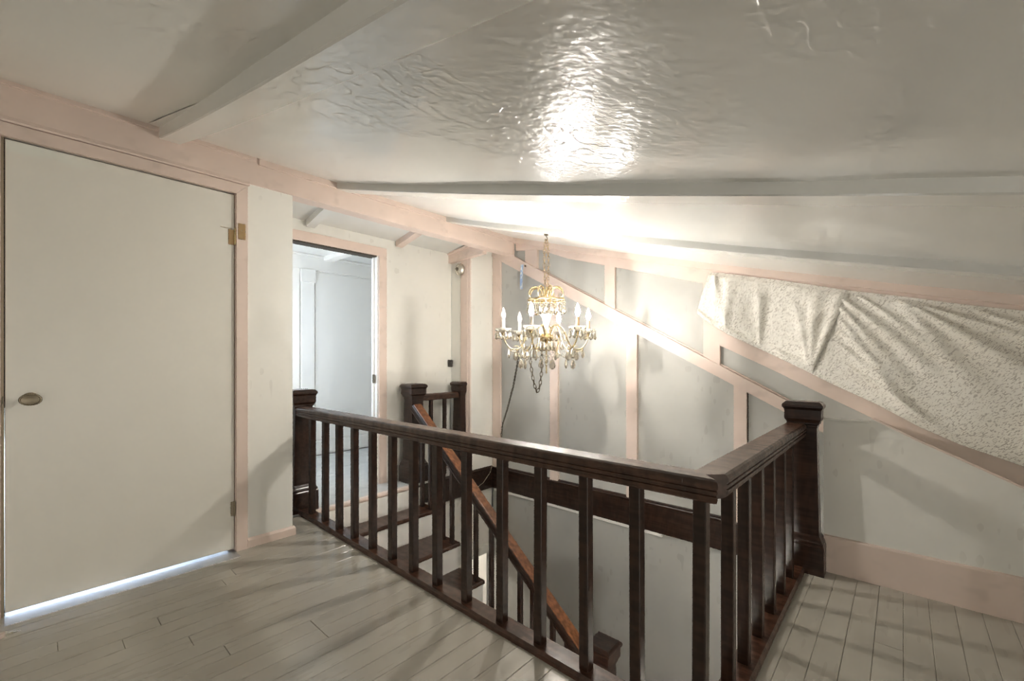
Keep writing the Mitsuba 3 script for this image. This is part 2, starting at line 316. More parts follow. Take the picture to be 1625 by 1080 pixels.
# hinges
h = add('hinge', box(XL + .017, XL + .0205, DY1 + .012, DY1 + .052, 1.872, 1.967, .001), 'brass', d1, label='brass upper hinge with plate on the casing')
add('leaf', box(XL - .003, XL + .002, DY1 - .034, DY1 - .004, 1.835, 1.925, .001), 'brass', h)
add('pin', moved(trimesh.creation.cylinder(0.006, .098, sections=12), XL + .008, DY1 - .001, 1.885), 'gilt', h, smooth=True)
sc_ = trimesh.creation.icosphere(1, .0035); sc_.apply_scale([.5, 1, 1])
add('screw', moved(sc_, XL + .0208, DY1 + .030, 1.925), 'gilt', h)
h2 = add('hinge', box(XL - .003, XL + .003, DY1 - .022, DY1 - .004, .215, .30, .001), 'aged_brass', d1, label='dull lower hinge')
add('pin', moved(trimesh.creation.cylinder(0.0055, .09, sections=12), XL + .004, DY1 - .001, .257), 'aged_brass', h2, smooth=True)
# chain guard mark above the hinge
add('scratch', box(XL - .0025, XL - .0008, DY1 - .075, DY1 - .012, 1.928, 1.933, .001), 'aged_brass', d1)
# oval knob
kn = lathe([(0, 0), (.016, 0), (.012, .006), (.011, .030), (.020, .036), (.034, .044), (.037, .052), (.035, .057), (.031, .058), (.029, .054), (.012, .049), (0, .048)], 32)
kn.apply_scale([.74, 1.0, 1]); kn.apply_transform(trimesh.transformations.rotation_matrix(math.pi / 2, [0, 1, 0]))
KY = 0.0
kb = add('knob', moved(kn, XL - .003, .006, .968), 'aged_brass', d1, smooth=40, label='oval dull brass door knob')
rs = lathe([(0, .004), (.026, .004), (.030, .001), (.030, 0), (0, 0)], 28); rs.apply_transform(trimesh.transformations.rotation_matrix(math.pi / 2, [0, 1, 0]))
add('rose', moved(rs, XL - .0025, .006, .968), 'aged_brass', kb, smooth=40)
for ss in ((DY1 - .03, DY1 + .002, 0, DZ), (DY0 - .008, DY1 + .002, DZ - .03, DZ + .012), (DY0 - .010, DY0 + .02, .93, DZ)):
    add('stop', box(XL - .058, XL - .0415, *ss), 'pink_paint', d1)  # unseen strips added to block daylight round the leaf
add('strike', box(XL - .03, XL + .001, DY0 - .009, DY0 - .006, .95, .985), 'dark_metal', d1)

bl = add('baseboard_left', hull([(XL, y, z) for y in (DY1 + .066, 1.162) for z in (0, .058)] + [(XL + .016, y, z) for y in (DY1 + .066, 1.175) for z in (0, .045)] + [(XL + .006, y, .060) for y in (DY1 + .066, 1.166)]), 'pink_paint', kind='structure', label='short low pink baseboard beside the door')

# ---- hall wall with doorway
P0, P1, PZ = 1.245, 2.165, 2.108
wh = add('wall_hall', cat_([box(XH - .10, XH, P1, 3.04, -.02, 2.30), box(XH - .10, XH, 1.158, P0, -.02, 2.30), box(XH - .10, XH, P0, P1, PZ, 2.30), box(XH - .10, XH, -1.6, 1.06, -.02, 2.42), box(XH - .10, XH - .02, 1.0, 3.4, 2.28, 2.45)][:3] + [box(XH - .10, XH - .02, 1.0, 3.4, 2.28, 2.45)]), 'wall_paint', kind='structure', label='off-white plaster wall with the open doorway')
d2 = add('door_2', box(XH - .10, XH - .001, P1 - .012, P1, 0, PZ, .001), 'white_trim', kind='structure', label='open doorway with pink casing and a white door swung inward')
add('casing', hull([(X, y, z) for X in (XH - .002, XH + .018) for y, z in ((P1 - .002, 0), (P1 + .078, 0), (P1 - .002, PZ), (P1 + .078, PZ + .078))]), 'pink_paint', d2)
add('casing', hull([(X, y, z) for X in (XH - .002, XH + .018) for y, z in ((P0, PZ - .002), (P1 - .002, PZ - .002), (P1 + .077, PZ + .077), (P0 - .07, PZ + .077))]), 'pink_paint', d2)
add('jamb', box(XH - .10, XH - .001, P0, P1 - .012, PZ - .012, PZ, .001), 'gap_dark', d2)
add('stop', box(XH - .065, XH - .045, P1 - .024, P1 - .012, 0, PZ - .012, .001), 'white_trim', d2)
ld = np.array([-.80, .60]); ln_ = np.array([.60, .80]); lo_ = np.array([XH - .102, P1 - .004])
leaf = add('leaf', hull([(*(lo_ + ld * a_ + ln_ * b_), z_) for a_ in (0, .86) for b_ in (0, .036) for z_ in (.012, PZ - .02)]), 'white_trim', d2, label='white door leaf standing open inside the room')
add('hinge', box(XH - .055, XH - .025, P1 - .030, P1 - .024, .93, 1.01, .001), 'dark_metal', d2, label='small dark latch plate')

# room beyond
wr = add('wall_room', cat_([box(XR - .1, XR, -1.7, 3.5, -.02, 2.46), box(XR, XH - .1, 3.34, 3.44, -.02, 2.46)]), 'white_trim', kind='structure', label='white panelled wall of the room beyond the doorway')
add('frieze', box(XR, XR + .018, -1.6, 3.34, 2.215, 2.37, .003), 'white_trim', wr)
add('pilaster', box(XR, XR + .03, 2.13, 2.285, .17, 2.215, .004), 'white_trim', wr)
add('pilaster_cap', box(XR, XR + .045, 2.12, 2.297, 2.06, 2.215, .004), 'white_trim', wr)
add('pilaster', box(XR, XR + .022, 1.98, 2.115, .17, 2.215, .004), 'white_trim', wr)
add('panel', box(XR, XR + .012, 2.30, 3.10, .175, 2.20, .003), 'white_trim', wr)
add('panel', box(XR, XR + .012, 3.115, 3.33, .175, 2.20, .003), 'white_trim', wr)
add('panel', box(XR, XR + .012, 1.10, 1.96, .175, 2.20, .003), 'white_trim', wr)
add('baseboard', box(XR, XR + .022, 1.0, 3.34, 0, .17, .004), 'white_trim', wr)
wrs = add('wall_room_side', cat_([box(XR - .1, -4.95, 1.06, 1.16, -.02, 2.46), box(-3.75, XH, 1.06, 1.16, -.02, 2.46), box(-4.95, -3.75, 1.06, 1.16, -.02, .75), box(-4.95, -3.75, 1.06, 1.16, 2.05, 2.46), box(XR - .1, XL - .08, -1.7, -1.6, -.02, 2.46)]), 'white_trim', kind='structure', label='unseen side wall of the room beyond, with a partition added to part the light of two rooms')  # partition added to keep the daylight of the two rooms apart
def light_panel(x0, x1, z0, z1, y, s):
    v = [(x0, y, z0), (x1, y, z0), (x1, y, z1), (x0, y, z1)]
    f = [(0, 2, 1), (0, 3, 2)] if s > 0 else [(0, 1, 2), (0, 2, 3)]
    return trimesh.Trimesh(v, f, process=False)
w1 = add('window_1', cat_([box(-4.95, -3.75, 1.07, 1.165, .70, .75, .003), box(-4.95, -3.75, 1.07, 1.165, 2.05, 2.09, .003), box(-4.95, -4.90, 1.08, 1.16, .75, 2.05), box(-3.80, -3.75, 1.08, 1.16, .75, 2.05), box(-4.90, -3.80, 1.10, 1.15, 1.38, 1.42)]), 'white_trim', kind='structure', label='unseen window in the added partition, placed for the daylight of the room beyond')  # unseen window placed so its daylight reaches the landing newel
scene['window_1__pane'] = mikit.ply(light_panel(-4.90, -3.80, .75, 2.05, 1.10, 1), 'white_trim', emitter={'type': 'area', 'radiance': {'type': 'rgb', 'value': DAY_ROOM}})

# ---- far wall of the stairwell
def zline(x, pts): return float(np.interp(x, [p[0] for p in pts], [p[1] for p in pts]))
LT = [(-3.30, 2.392), (-2.80, 2.113), (-1.115, 1.180), (-.586, .889), (-.10, .622)]          # lower brace, top edge
LB = [(-3.30, 2.262), (-3.15, 2.181), (-1.789, 1.447), (-.605, .816), (-.10, .545)]
UT = [(-1.061, 1.412), (-.919, 1.323), (-.675, 1.195), (-.429, 1.060), (-.328, 1.000), (-.111, .884), (.063, .780), (.223, .703), (.456, .615), (1.1, .30), (1.6, .06)]   # upper brace
UB = [(-1.061, 1.290), (-.965, 1.241), (-.655, 1.082), (-.392, .938), (-.145, .808), (.074, .686), (.251, .604), (.456, .499), (1.1, .18), (1.6, -.06)]
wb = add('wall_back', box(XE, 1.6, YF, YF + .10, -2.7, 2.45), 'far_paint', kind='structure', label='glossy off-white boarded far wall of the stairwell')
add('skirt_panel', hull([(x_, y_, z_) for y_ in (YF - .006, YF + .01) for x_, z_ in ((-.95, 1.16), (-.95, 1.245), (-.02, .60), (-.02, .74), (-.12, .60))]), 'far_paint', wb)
def strip(top, bot, x0, x1, y0, y1):
    xs = sorted({x0, x1, *[p[0] for p in top if x0 < p[0] < x1], *[p[0] for p in bot if x0 < p[0] < x1]})
    v, f = [], []
    for q in xs: v += [(q, y0, zline(q, bot)), (q, y0, zline(q, top)), (q, y1, zline(q, top)), (q, y1, zline(q, bot))]
    for i in range(len(xs) - 1):
        a, b = 4 * i, 4 * i + 4
        for k in range(4):
            l = (k + 1) % 4; f += [(a + k, b + l, a + l), (a + k, b + k, b + l)]
    n = 4 * len(xs) - 4; f += [(0, 1, 2), (0, 2, 3), (n, n + 2, n + 1), (n, n + 3, n + 2)]
    m = trimesh.Trimesh(v, f, process=False); m.fix_normals(); return m
add('brace', strip(LT, LB, -3.29, -.30, YF - .042, YF + .01), 'pink_paint', wb, label='long pink slanted lower brace')
add('brace_lip', strip([(a, b + .012) for a, b in LT], [(a, b + .002) for a, b in LT], -2.60, -.33, YF - .018, YF + .005), 'pink_paint', wb)
add('brace', strip(UT, UB, -.985, 1.55, YF - .030, YF + .01), 'pink_paint', wb, label='pink slanted upper brace below the cloths')
CH = [(x_, zc(x_) - .04) for x_ in np.linspace(-2.97, 1.55, 20)]
CB = [(-2.97, 2.27), (-2.641, 2.225), (-2.341, 2.097), (-1.184, 1.740), (0, 1.43), (1.55, 1.06)]
add('top_plate', strip(CH, CB, -2.955, 1.5, YF - .034, YF + .01), 'pink_paint', wb, label='pink sloping top plate under the ceiling')
for x0, x1, top in ((-3.297, -3.185, LB), (-2.525, -2.432, LB), (-1.725, -1.629, LB), (-.893, -.811, LB)):
    add('stud', hull([(x_, y_, z_) for x_ in (x0, x1) for y_ in (YF - .026, YF + .01) for z_ in (-.02, zline(x_, top) + .004)]), 'pink_paint', wb)
for x0, x1 in ((-2.835, -2.68), (-1.928, -1.831), (-1.101, -.985)):
    add('stud', hull([(x_, y_, z_) for x_ in (x0, x1) for y_ in (YF - .028, YF + .01) for z_ in (zline(x_, LT) - .004, zline(x_, CB) + .01)]), 'pink_paint', wb)
add('stud_shade', box(-.812, -.804, YF - .004, YF + .002, -.02, zline(-.80, LB)), 'gap_dark', wb)  # dark strip standing in for the shade in the recess beside the stud
add('picture_strip', box(-3.28, -1.42, YF - .020, YF + .005, -.262, -.235, .003), 'white_trim', wb)

# fascia boards round the opening
tf = add('trim_2', box(XE + .0, -.36, YF - .024, YF + .01, -.235, -.006, .002), 'dark_wood', kind='structure', label='dark fascia board along the far side of the stairwell')
add('nosing', prism([(0, -.024), (.028, -.024), (.034, -.018), (.034, -.010), (.028, -.004), (0.02, -.004), (.018, 0.004), (.012, .008), (0, .008)], (XE, YF, 0), (-.36, YF, 0), (0, -1, 0)), 'dark_wood', tf)
tl = add('trim_3', box(XE - .012, XE + .012, 2.52, YF - .024, -.235, -.006, .002), 'dark_wood', kind='structure', label='dark fascia board along the landing edge')
add('nosing', prism([(0, -.024), (.022, -.024), (.028, -.018), (.028, -.010), (.022, -.004), (.016, .006), (0, .008)], (XE, 2.53, 0), (XE, YF - .03, 0), (1, 0, 0)), 'dark_wood', tl)
# pier at the far end of the landing
pier = add('wall_pier', box(XH, XE + .012, 3.045, YF + .02, -.016, 2.36), 'wall_paint', kind='structure', label='white plaster pier at the end of the landing')
add('corner_board', box(XE - .135, XE + .014, 3.030, 3.046, 0, 2.20, .003), 'pink_paint', pier)
add('corner_bead', box(XE - .115, XE - .020, 3.024, 3.031, 0, 2.20, .002), 'pink_paint', pier)
hd = add('trim_4', hull([(XH, y, z) for y in (3.0, 3.05) for z in (2.175, 2.285)] + [(XL - .1, y, z) for y in (3.0, 3.05) for z in (2.20, 2.335)]), 'pink_paint', kind='structure', label='pink header board over the end of the landing')
add('molding', hull([(XH, y, z) for y in (2.985, 3.0) for z in (2.262, 2.285)] + [(XL - .1, y, z) for y in (2.985, 3.0) for z in (2.312, 2.335)]), 'pink_paint', hd)

# ---- knee wall at the right
NT = [(-.322, .830), (-.126, .831), (-.118, .851), (.064, .752), (.217, .679), (.395, .590), (1.1, .27), (1.6, .10)]
def knee():
    v, f = [], []
    for x_, z_ in NT:
        s = 3.38 / 2.907; far = (x_ * s, 3.376, EYE_H + (z_ - EYE_H) * s - .004)
        v += [(x_, YN, -.02), (x_, YN, z_), far, (x_ * s, 3.376, -.02)]
    n = len(NT)
    for i in range(n - 1):
        a, b = 4 * i, 4 * i + 4
        for k in range(4):
            l = (k + 1) % 4; f += [(a + k, b + l, a + l), (a + k, b + k, b + l)]
    m = 4 * n - 4; f += [(0, 1, 2), (0, 2, 3), (m, m + 2, m + 1), (m, m + 3, m + 2)]
    q = trimesh.Trimesh(v, f, process=False); q.fix_normals(); return q
wk = add('wall_right', knee(), 'wall_paint', kind='structure', label='low white knee wall right of the newel post')
add('ledge_lip', box(-.322, -.122, YN - .006, YN + .002, .821, .8325, .002), 'wall_paint', wk)
add('edge_bead', strip([(a, b + .004) for a, b in NT], [(a, b - .006) for a, b in NT], -.12, 1.5, YN - .006, YN + .002), 'pink_paint', wk)
br = add('baseboard_right', prism([(0, 0), (.016, 0), (.016, .188), (.012, .196), (0, .198)], (-.318, YN, 0), (1.58, YN, 0), (0, -1, 0)), 'pink_paint', kind='structure', label='tall pink baseboard along the knee wall')

# ---- walls below the floor, and the room behind the camera
add('wall_stairwell_front', box(XE, -.36, 1.33, 1.395, -2.7, -.03), 'wall_paint', kind='structure', label='white wall of the stairwell below the front railing')
add('wall_stairwell_side', box(-.43, -.36, 1.397, YF, -2.7, -.03), 'wall_paint', kind='structure', label='white wall of the stairwell below the right railing')
wbelow = add('wall_stairwell_end', cat_([box(XE - .10, XE - .013, 2.47, 3.375, -.93, -.20), box(XE - .1, XE - .013, 1.395, 2.47, -2.7, -.05)]), 'wall_paint', kind='structure', label='white wall of the stairwell under the landing edge')
add('rail_strip', box(XE - .014, XE - .004, 2.48, 3.37, -.86, -.835, .002), 'wall_paint', wbelow)
add('door_edge', box(XE - .6, XE - .55, 3.22, 3.38, -2.7, -.95), 'white_trim', wbelow)
lh = add('wall_lower_hall', cat_([box(-5.2, -5.1, 1.3, 3.6, -2.75, -.2), box(-5.2, XE - .1, 3.38, 3.48, -2.75, -.2), box(-5.2, XE - .1, 1.3, 1.395, -2.75, -.2), box(-5.2, XE - .1, 1.3, 3.5, -.30, -.22)]), 'white_trim', kind='structure', label='white walls of the hall below')
lf = add('floor_lower', box(-5.2, -.36, 1.33, YF, -2.75, -2.68), 'tread_wood', kind='structure', label='floor at the foot of the stairs')
wbk = add('wall_behind', cat_([box(-3.1, -1.3, -3.1, -3.0, -.02, 2.45), box(.9, 1.7, -3.1, -3.0, -.02, 2.45), box(-1.3, .9, -3.1, -3.0, -.02, .55), box(1.58, 1.68, -3.0, -1.9, -.02, 1.4), box(1.58, 1.68, .5, 3.0, -.02, 1.4), box(1.58, 1.68, -1.9, .5, -.02, .35), box(1.58, 1.68, -1.9, .5, 1.05, 1.4)]), 'wall_paint', kind='structure', label='walls behind the camera')
w2 = add('added_window_2', cat_([box(-1.3, .9, -3.09, -3.0, .52, .56), box(-1.3, -1.25, -3.08, -3.01, .56, 1.28), box(.85, .9, -3.08, -3.01, .56, 1.28), box(-.23, -.17, -3.08, -3.01, .56, 1.28), box(-1.3, .9, -3.1, -3.0, 1.25, 1.9)]), 'white_trim', kind='structure', label='unseen gable window added as fill behind the camera')  # window added out of view as weak fill
w4 = add('added_window_4', cat_([box(XR, XR + .05, -.42, -.34, 0, 2.1, .003), box(XR, XR + .05, .94, 1.02, 0, 2.1, .003), box(XR, XR + .05, -.42, 1.02, .52, 2.1, .003)]), 'white_trim', kind='structure', label='unseen low window added for the daylight leak under the closed door')  # unseen pane kept low so daylight leaks under the closed door
scene['added_window_4__pane'] = mikit.ply(trimesh.Trimesh([(XR + .012, -.34, .02), (XR + .012, .94, .02), (XR + .012, .94, .52), (XR + .012, -.34, .52)], [(0, 1, 2), (0, 2, 3)], process=False), 'white_trim', emitter={'type': 'area', 'radiance': {'type': 'rgb', 'value': DAY_DOOR}})
scene['added_window_2__pane'] = mikit.ply(light_panel(-1.25, .85, .56, 1.25, -3.06, 1), 'white_trim', emitter={'type': 'area', 'radiance': {'type': 'rgb', 'value': FILL_BACK}})
w3 = add('added_window_3', cat_([box(1.59, 1.68, -1.9, .5, .33, .37), box(1.59, 1.67, -.73, -.67, .37, 1.05), box(1.59, 1.68, -1.9, .5, 1.03, 1.07)]), 'white_trim', kind='structure', label='unseen low window added as fill in the side wall behind the camera')  # window added out of view as fill for the door wall
scene['added_window_3__pane'] = mikit.ply(trimesh.Trimesh([(1.65, -1.88, .37), (1.65, .48, .37), (1.65, .48, 1.03), (1.65, -1.88, 1.03)], [(0, 2, 1), (0, 3, 2)], process=False), 'white_trim', emitter={'type': 'area', 'radiance': {'type': 'rgb', 'value': FILL_RIGHT}})
lamp = thing('hall_fill_lamp', 'unseen white globe lamp added on the ceiling of the hall below to brighten it', 'lamp')  # unseen lamp added so the lower hall looks bright
add('globe', moved(trimesh.creation.icosphere(2, .10), -4.2, 2.6, -.46), 'candle_white', lamp, emitter={'type': 'area', 'radiance': {'type': 'rgb', 'value': HALL_FILL}})
add('canopy', moved(trimesh.creation.cylinder(.06, .06, sections=20), -4.2, 2.6, -.33), 'aged_brass', lamp)

lamp2 = thing('stair_fill_lamp', 'unseen small globe lamp added under the front railing to fill the stairwell', 'lamp')  # added out of sight to brighten the stairwell walls
add('globe', moved(trimesh.creation.icosphere(2, .06), -.62, 1.48, -.50), 'candle_white', lamp2, emitter={'type': 'area', 'radiance': {'type': 'rgb', 'value': STAIR_FILL}})
add('bracket', box(-.66, -.58, 1.396, 1.424, -.54, -.46, .006), 'aged_brass', lamp2)

# ================================================================== STAIRS
RY0, RY1 = 1.40, 2.462
st = thing('staircase', 'steep staircase with dark glossy treads and white risers going down beside the railing', 'staircase')
RISE, RUN = .22, .295
for k in range(1, 8):
    zt = -.19 - RISE * (k - 1); xn = -3.095 + RUN * (k - 1); xr = XE if k == 1 else xn - RUN - .03
    prof = [(xr - xn, -.034), (-.012, -.034), (-.003, -.028), (0, -.017), (-.003, -.006), (-.012, 0), (xr - xn, 0)]
    m = prism(prof, (xn, RY0, zt), (xn, RY1 + (.0 if k > 0 else 0), zt), (1, 0, 0))
    add('tread', m, 'tread_wood', st)
    add('riser', box(xn - .035, xn - .018, RY0, RY1 - .03, zt - RISE, zt - .03), 'white_trim', st)
add('riser', box(XE - .001, XE + .010, RY0, RY1 - .03, -.19, -.03), 'white_trim', st)
sp = [(XE + .002, -.20)]
for k in range(1, 8):
    zt = -.19 - RISE * (k - 1) - .034; xn = -3.095 + RUN * (k - 1) - .018
    sp += [(xn, zt), (xn, zt - RISE)]
sp += [(-1.35, -1.56 - .3), (XE + .002, -.60)]
sp = [sp[0]] + sp[1:-2] + [(sp[-3][0], sp[-3][1] - .25), (XE + .002, -.62)]
pl_ = Polygon(sp).buffer(0)
m = trimesh.creation.extrude_polygon(pl_, .022, engine='earcut'); m.apply_transform(np.array([[1, 0, 0, 0], [0, 0, -1, RY1 - .008], [0, 1, 0, 0], [0, 0, 0, 1.]])); m.fix_normals()
add('stringer', m, 'white_trim', st)

# ---- newel posts
def newel_rows(cx, cy, half=1.0, s=1.0, H=.92, back=None):
    R = [(.098, 0), (.098, .150), (.094, .158), (.094, .170), (.088, .178), (.084, .186), (.080, .196), (.074, .205), (.074, .212), (.062, .780), (.066, .784), (.066, .795),
         (.074, .800), (.074, .808), (.082, .822), (.084, .826), (.084, .876), (.087, .880), (.092, .888), (.094, .890), (.094, .902), (.090, .908), (.078, H)]
    out = []
    for r, z in R:
        r *= s; out.append((cx - r, cx + r, cy - r, (cy + r) if back is None else back, z))
    return out
def newel(name, label, cx, cy, s=1.0, back=None, z0=0.0, axis='y'):
    t = thing('newel_post', label, 'newel post', 'dark newel posts of the staircase')
    rows = [(a, b, c, d, z + z0) for a, b, c, d, z in newel_rows(cx, cy, s=s, back=back)]
    add('base', loft_rects(rows[:9]), 'dark_wood', t); add('shaft', loft_rects(rows[8:10]), 'dark_wood', t)
    add('cap', loft_rects(rows[9:]), 'dark_wood', t)
    return t
newel('l', 'dark newel post half hidden by the wall corner, left end of railing', -3.44, 1.395)
newel('a', 'dark newel post at the landing edge beside the doorway, glinting blue', -3.445, 2.440)
newel('b', 'dark half newel post against the pier at the end of the landing', -3.42, 3.010, back=3.026, s=.86)
newel('r', 'dark newel post against the knee wall, right end of the railing', -.405, 2.892, back=2.905)
newel('d', 'dark newel post at the foot of the stairs, seen from above', -1.39, 2.40, s=.92, z0=-.92 - .61)

# ---- railings
HR = [(-.050, .018), (-.046, .006), (-.038, .002), (-.034, 0), (.034, 0), (.038, .002), (.046, .006), (.050, .018), (.050, .024), (.045, .026), (.045, .030), (.050, .032), (.050, .040), (.046, .042), (.046, .046),
      (.051, .048), (.051, .060), (.047, .068), (.040, .073), (-.040, .073), (-.047, .068), (-.051, .060), (-.051, .048), (-.046, .046), (-.046, .042), (-.050, .040), (-.050, .032), (-.045, .030), (-.045, .026), (-.050, .024)]
BR = [(-.045, 0), (.045, 0), (.045, .018), (.038, .030), (-.038, .030), (-.045, .018)]
ZB = .732                               # underside of the handrail
def fy(x): return 1.385 - (x + 3.36) * (.035 / 2.92)     # centre line of the front railing
FC = np.array([-.437, fy(-.437), 0])                     # the corner
fr = thing('stair_railing', 'long dark wooden railing along the front of the stairwell', 'railing', 'dark wooden railings round the stairs')
A = np.array([-3.375, fy(-3.375), 0])
dF = (FC - A) / np.linalg.norm(FC - A); sF = np.array([-dF[1], dF[0], 0])
add('handrail', prism(HR, A + [0, 0, ZB - .012], FC + [0, 0, ZB + .002], sF, 0, -1.0), 'rail_wood', fr, smooth=25)
add('base_rail', prism(BR, A, FC, sF, 0, -1.0), 'tread_wood', fr)
def baluster(x_, y_, z0, z1, w=.0195, ang=0.0, lean=0.0):
    R = [(-w, z0), (w, z0)]; b = .003; pts = []
    for dx in (-1, 1):
        for dy in (-1, 1):
            for z_ in (z0, z1):
                l = lean if z_ == z1 else 0
                pts += [(x_ + l + dx * w, y_ + dy * (w - b), z_), (x_ + l + dx * (w - b), y_ + dy * w, z_)]
    return hull(pts)
for x_ in (-3.20, -2.985, -2.775, -2.568, -2.348, -2.136, -1.930, -1.727, -1.508, -1.280, -1.070, -.855, -.655, -.452):
    add('baluster', baluster(x_ + .0, fy(x_), .028, ZB + .006, lean=random.uniform(-.004, .004)), 'dark_wood', fr)
rr = thing('stair_railing', 'short dark wooden railing on the right side of the stairwell', 'railing', 'dark wooden railings round the stairs')
B = np.array([-.437, 2.815, 0]); 
add('handrail', prism(HR, FC + [0, 0, ZB + .002], B + [0, 0, ZB - .004], (1, 0, 0), -1.0 * -1, 0), 'rail_wood', rr, smooth=25)
add('base_rail', prism(BR, FC, B, (1, 0, 0), 1.0, 0), 'tread_wood', rr)
for y_ in (1.58, 1.775, 1.985, 2.205, 2.420, 2.630):
    add('baluster', baluster(-.437, y_, .028, ZB + .006, lean=random.uniform(-.003, .003)), 'dark_wood', rr)
lr = thing('stair_railing', 'very short dark guard rail between the two landing newel posts', 'railing', 'dark wooden railings round the stairs')
SM = [(l * .8, h_ * .85) for l, h_ in HR]
add('handrail', prism(SM, (-3.43, 2.50, .755), (-3.43, 2.96, .755), (1, 0, 0)), 'rail_wood', lr, smooth=25)
for y_ in (2.63, 2.80):
    add('baluster', baluster(-3.43, y_, 0.0, .76, .016), 'dark_wood', lr)
sr = thing('stair_railing', 'reddish brown handrail with dark balusters sloping down the stairs', 'railing', 'dark wooden railings round the stairs')
SY = 2.405
xa, za, xb_, zb_ = -3.385, .675, -1.44, -.895
dz_ = (zb_ - za) / (xb_ - xa); L = math.hypot(xb_ - xa, zb_ - za); upv = np.array([-(zb_ - za) / L, 0, (xb_ - xa) / L])
TOPH = [(-.040, .050), (.040, .050), (.044, .056), (.036, .066), (-.036, .066), (-.044, .056)]
add('handrail', prism([p for p in HR], (xa, SY, za), (xb_, SY, zb_), (0, 1, 0), up=upv), 'dark_wood', sr, smooth=25)
add('rail_cap', prism([(-.043, .066), (.043, .066), (.040, .078), (.034, .081), (-.034, .081), (-.040, .078)], (xa, SY, za), (xb_, SY, zb_), (0, 1, 0), up=upv), 'red_wood', sr, smooth=25, label='reddish worn top of the handrail')
for k in range(1, 7):
    zt = -.19 - RISE * (k - 1); xn = -3.095 + RUN * (k - 1)
    for q in (.165, .045):
        xq = xn - q
        if xq > -1.52: continue
        add('baluster', baluster(xq, SY, zt - .001, za + dz_ * (xq - xa) + .012, .0165), 'dark_wood', sr)

# ================================================================== CHANDELIER
CX_, CY_ = -1.890, 2.470
ch = thing('chandelier', 'gilt and crystal chandelier with six candle arms hanging over the stairwell', 'chandelier')
C = np.array([CX_, CY_, 0])
def at(m, dx=0, dy=0, dz=0): return moved(m, CX_ + dx, CY_ + dy, dz)
ZH = zc(CX_) - .045
add('hook', cat_([tube([(CX_, CY_, ZH + .02), (CX_, CY_, ZH - .012), (CX_ + .010, CY_, ZH - .030), (CX_, CY_, ZH - .042), (CX_ - .010, CY_, ZH - .030)], .0035, 8), at(lathe([(0, .004), (.018, .004), (.016, -.004), (.005, -.010), (0, -.010)], 16), 0, 0, ZH)]), 'dark_metal', ch)
def link(c, d, ln, w, r, roll):
    d = np.array(d, float); d /= np.linalg.norm(d); ref = np.array([math.cos(roll), math.sin(roll), 0.13]); s = np.cross(d, ref); s /= np.linalg.norm(s)
    t = np.linspace(0, 2 * math.pi, 14, endpoint=False)
    pts = [np.array(c) + d * (ln / 2) * math.sin(a) + s * (w / 2) * np.sign(math.cos(a)) * abs(math.cos(a)) ** .7 for a in t]
    return tube(pts, r, 5, closed=True)
for side in (-1, 1):
    ms = []
    n = 14; zt, zb = ZH - .035, 1.665
    for i in range(n):
        t = (i + .5) / n; z_ = zt + (zb - zt) * t
        ms.append(link((CX_ + side * (.004 + .010 * math.sin(math.pi * t)), CY_ + side * .006, z_), (0, 0, 1), 1.32 * (zt - zb) / n, .018, .0022, (i % 2) * math.pi / 2 + .5))
    add('chain', cat_(ms), 'brass', ch, smooth=True)
def along(pts, n):
    pts = np.array(pts, float); s = np.r_[0, np.cumsum(np.linalg.norm(np.diff(pts, axis=0), axis=1))]
    t = np.linspace(0, s[-1], n); return np.stack([np.interp(t, s, pts[:, k]) for k in range(3)], 1)
def chain_along(pts, ln=.036, w=.016, r=.0022):
    pts = along(pts, 400); tot = np.linalg.norm(np.diff(pts, axis=0), axis=1).sum(); n = int(tot / (ln * .76)); q = along(pts, n + 1)
    return cat_([link((q[i] + q[i + 1]) / 2, q[i + 1] - q[i], ln, w, r, (i % 2) * math.pi / 2 + .4) for i in range(n)])
# hub
add('column', at(lathe([(0, 1.49), (.030, 1.49), (.046, 1.485), (.048, 1.478), (.040, 1.462), (.028, 1.43), (.020, 1.40), (.017, 1.37), (.019, 1.345), (.026, 1.335), (0, 1.335)], 24, (8, .06))), 'dish_glass', ch, smooth=50, label='cut glass vase-shaped column')
add('stem', at(trimesh.creation.cylinder(.006, .62, sections=10), 0, 0, 1.36), 'gilt', ch, smooth=True)
add('hub', at(lathe([(0, 1.335), (.022, 1.335), (.030, 1.328), (.046, 1.318), (.052, 1.308), (.050, 1.296), (.036, 1.282), (.018, 1.272), (.012, 1.262), (.016, 1.252), (.010, 1.242), (0, 1.240)], 28)), 'gilt', ch, smooth=40)
# crown
crown = add('crown', at(lathe([(.126, 1.578), (.132, 1.578), (.134, 1.572), (.132, 1.566), (.126, 1.566), (.124, 1.572), (.126, 1.578)], 40)), 'gilt', ch, smooth=50, label='gilt crown of scrolls above the arms')
for k in range(8):
    a = 2 * math.pi * k / 8 + .2; u = np.array([math.cos(a), math.sin(a), 0]); pts = []
    for t in np.linspace(0, 1, 30):                       # C scroll: from the stem up, over and curling in
        th = math.pi * (.95 - 1.75 * t); r = .046 * (1 - .42 * max(0, t - .55) / .45)
        pts.append(C + u * (.080 + r * 1.08 * math.cos(th)) + [0, 0, 1.612 + r * 1.10 * math.sin(th)])
    add('scroll', tube([C + u * .01 + [0, 0, 1.575]] + pts, 0.0058, 7), 'gilt', crown, smooth=True)
    add('spoke', tube([C + u * .006 + [0, 0, 1.572], C + u * .128 + [0, 0, 1.572]], .003, 6), 'gilt', crown)
def drop(h, w, sides=8):
    m = lathe([(0, 0), (w * .55, -h * .22), (w, -h * .62), (w * .82, -h * .84), (0, -h)], sides); m.apply_scale([1, .55, 1]); return m
def bead(r): return trimesh.creation.icosphere(1, r)
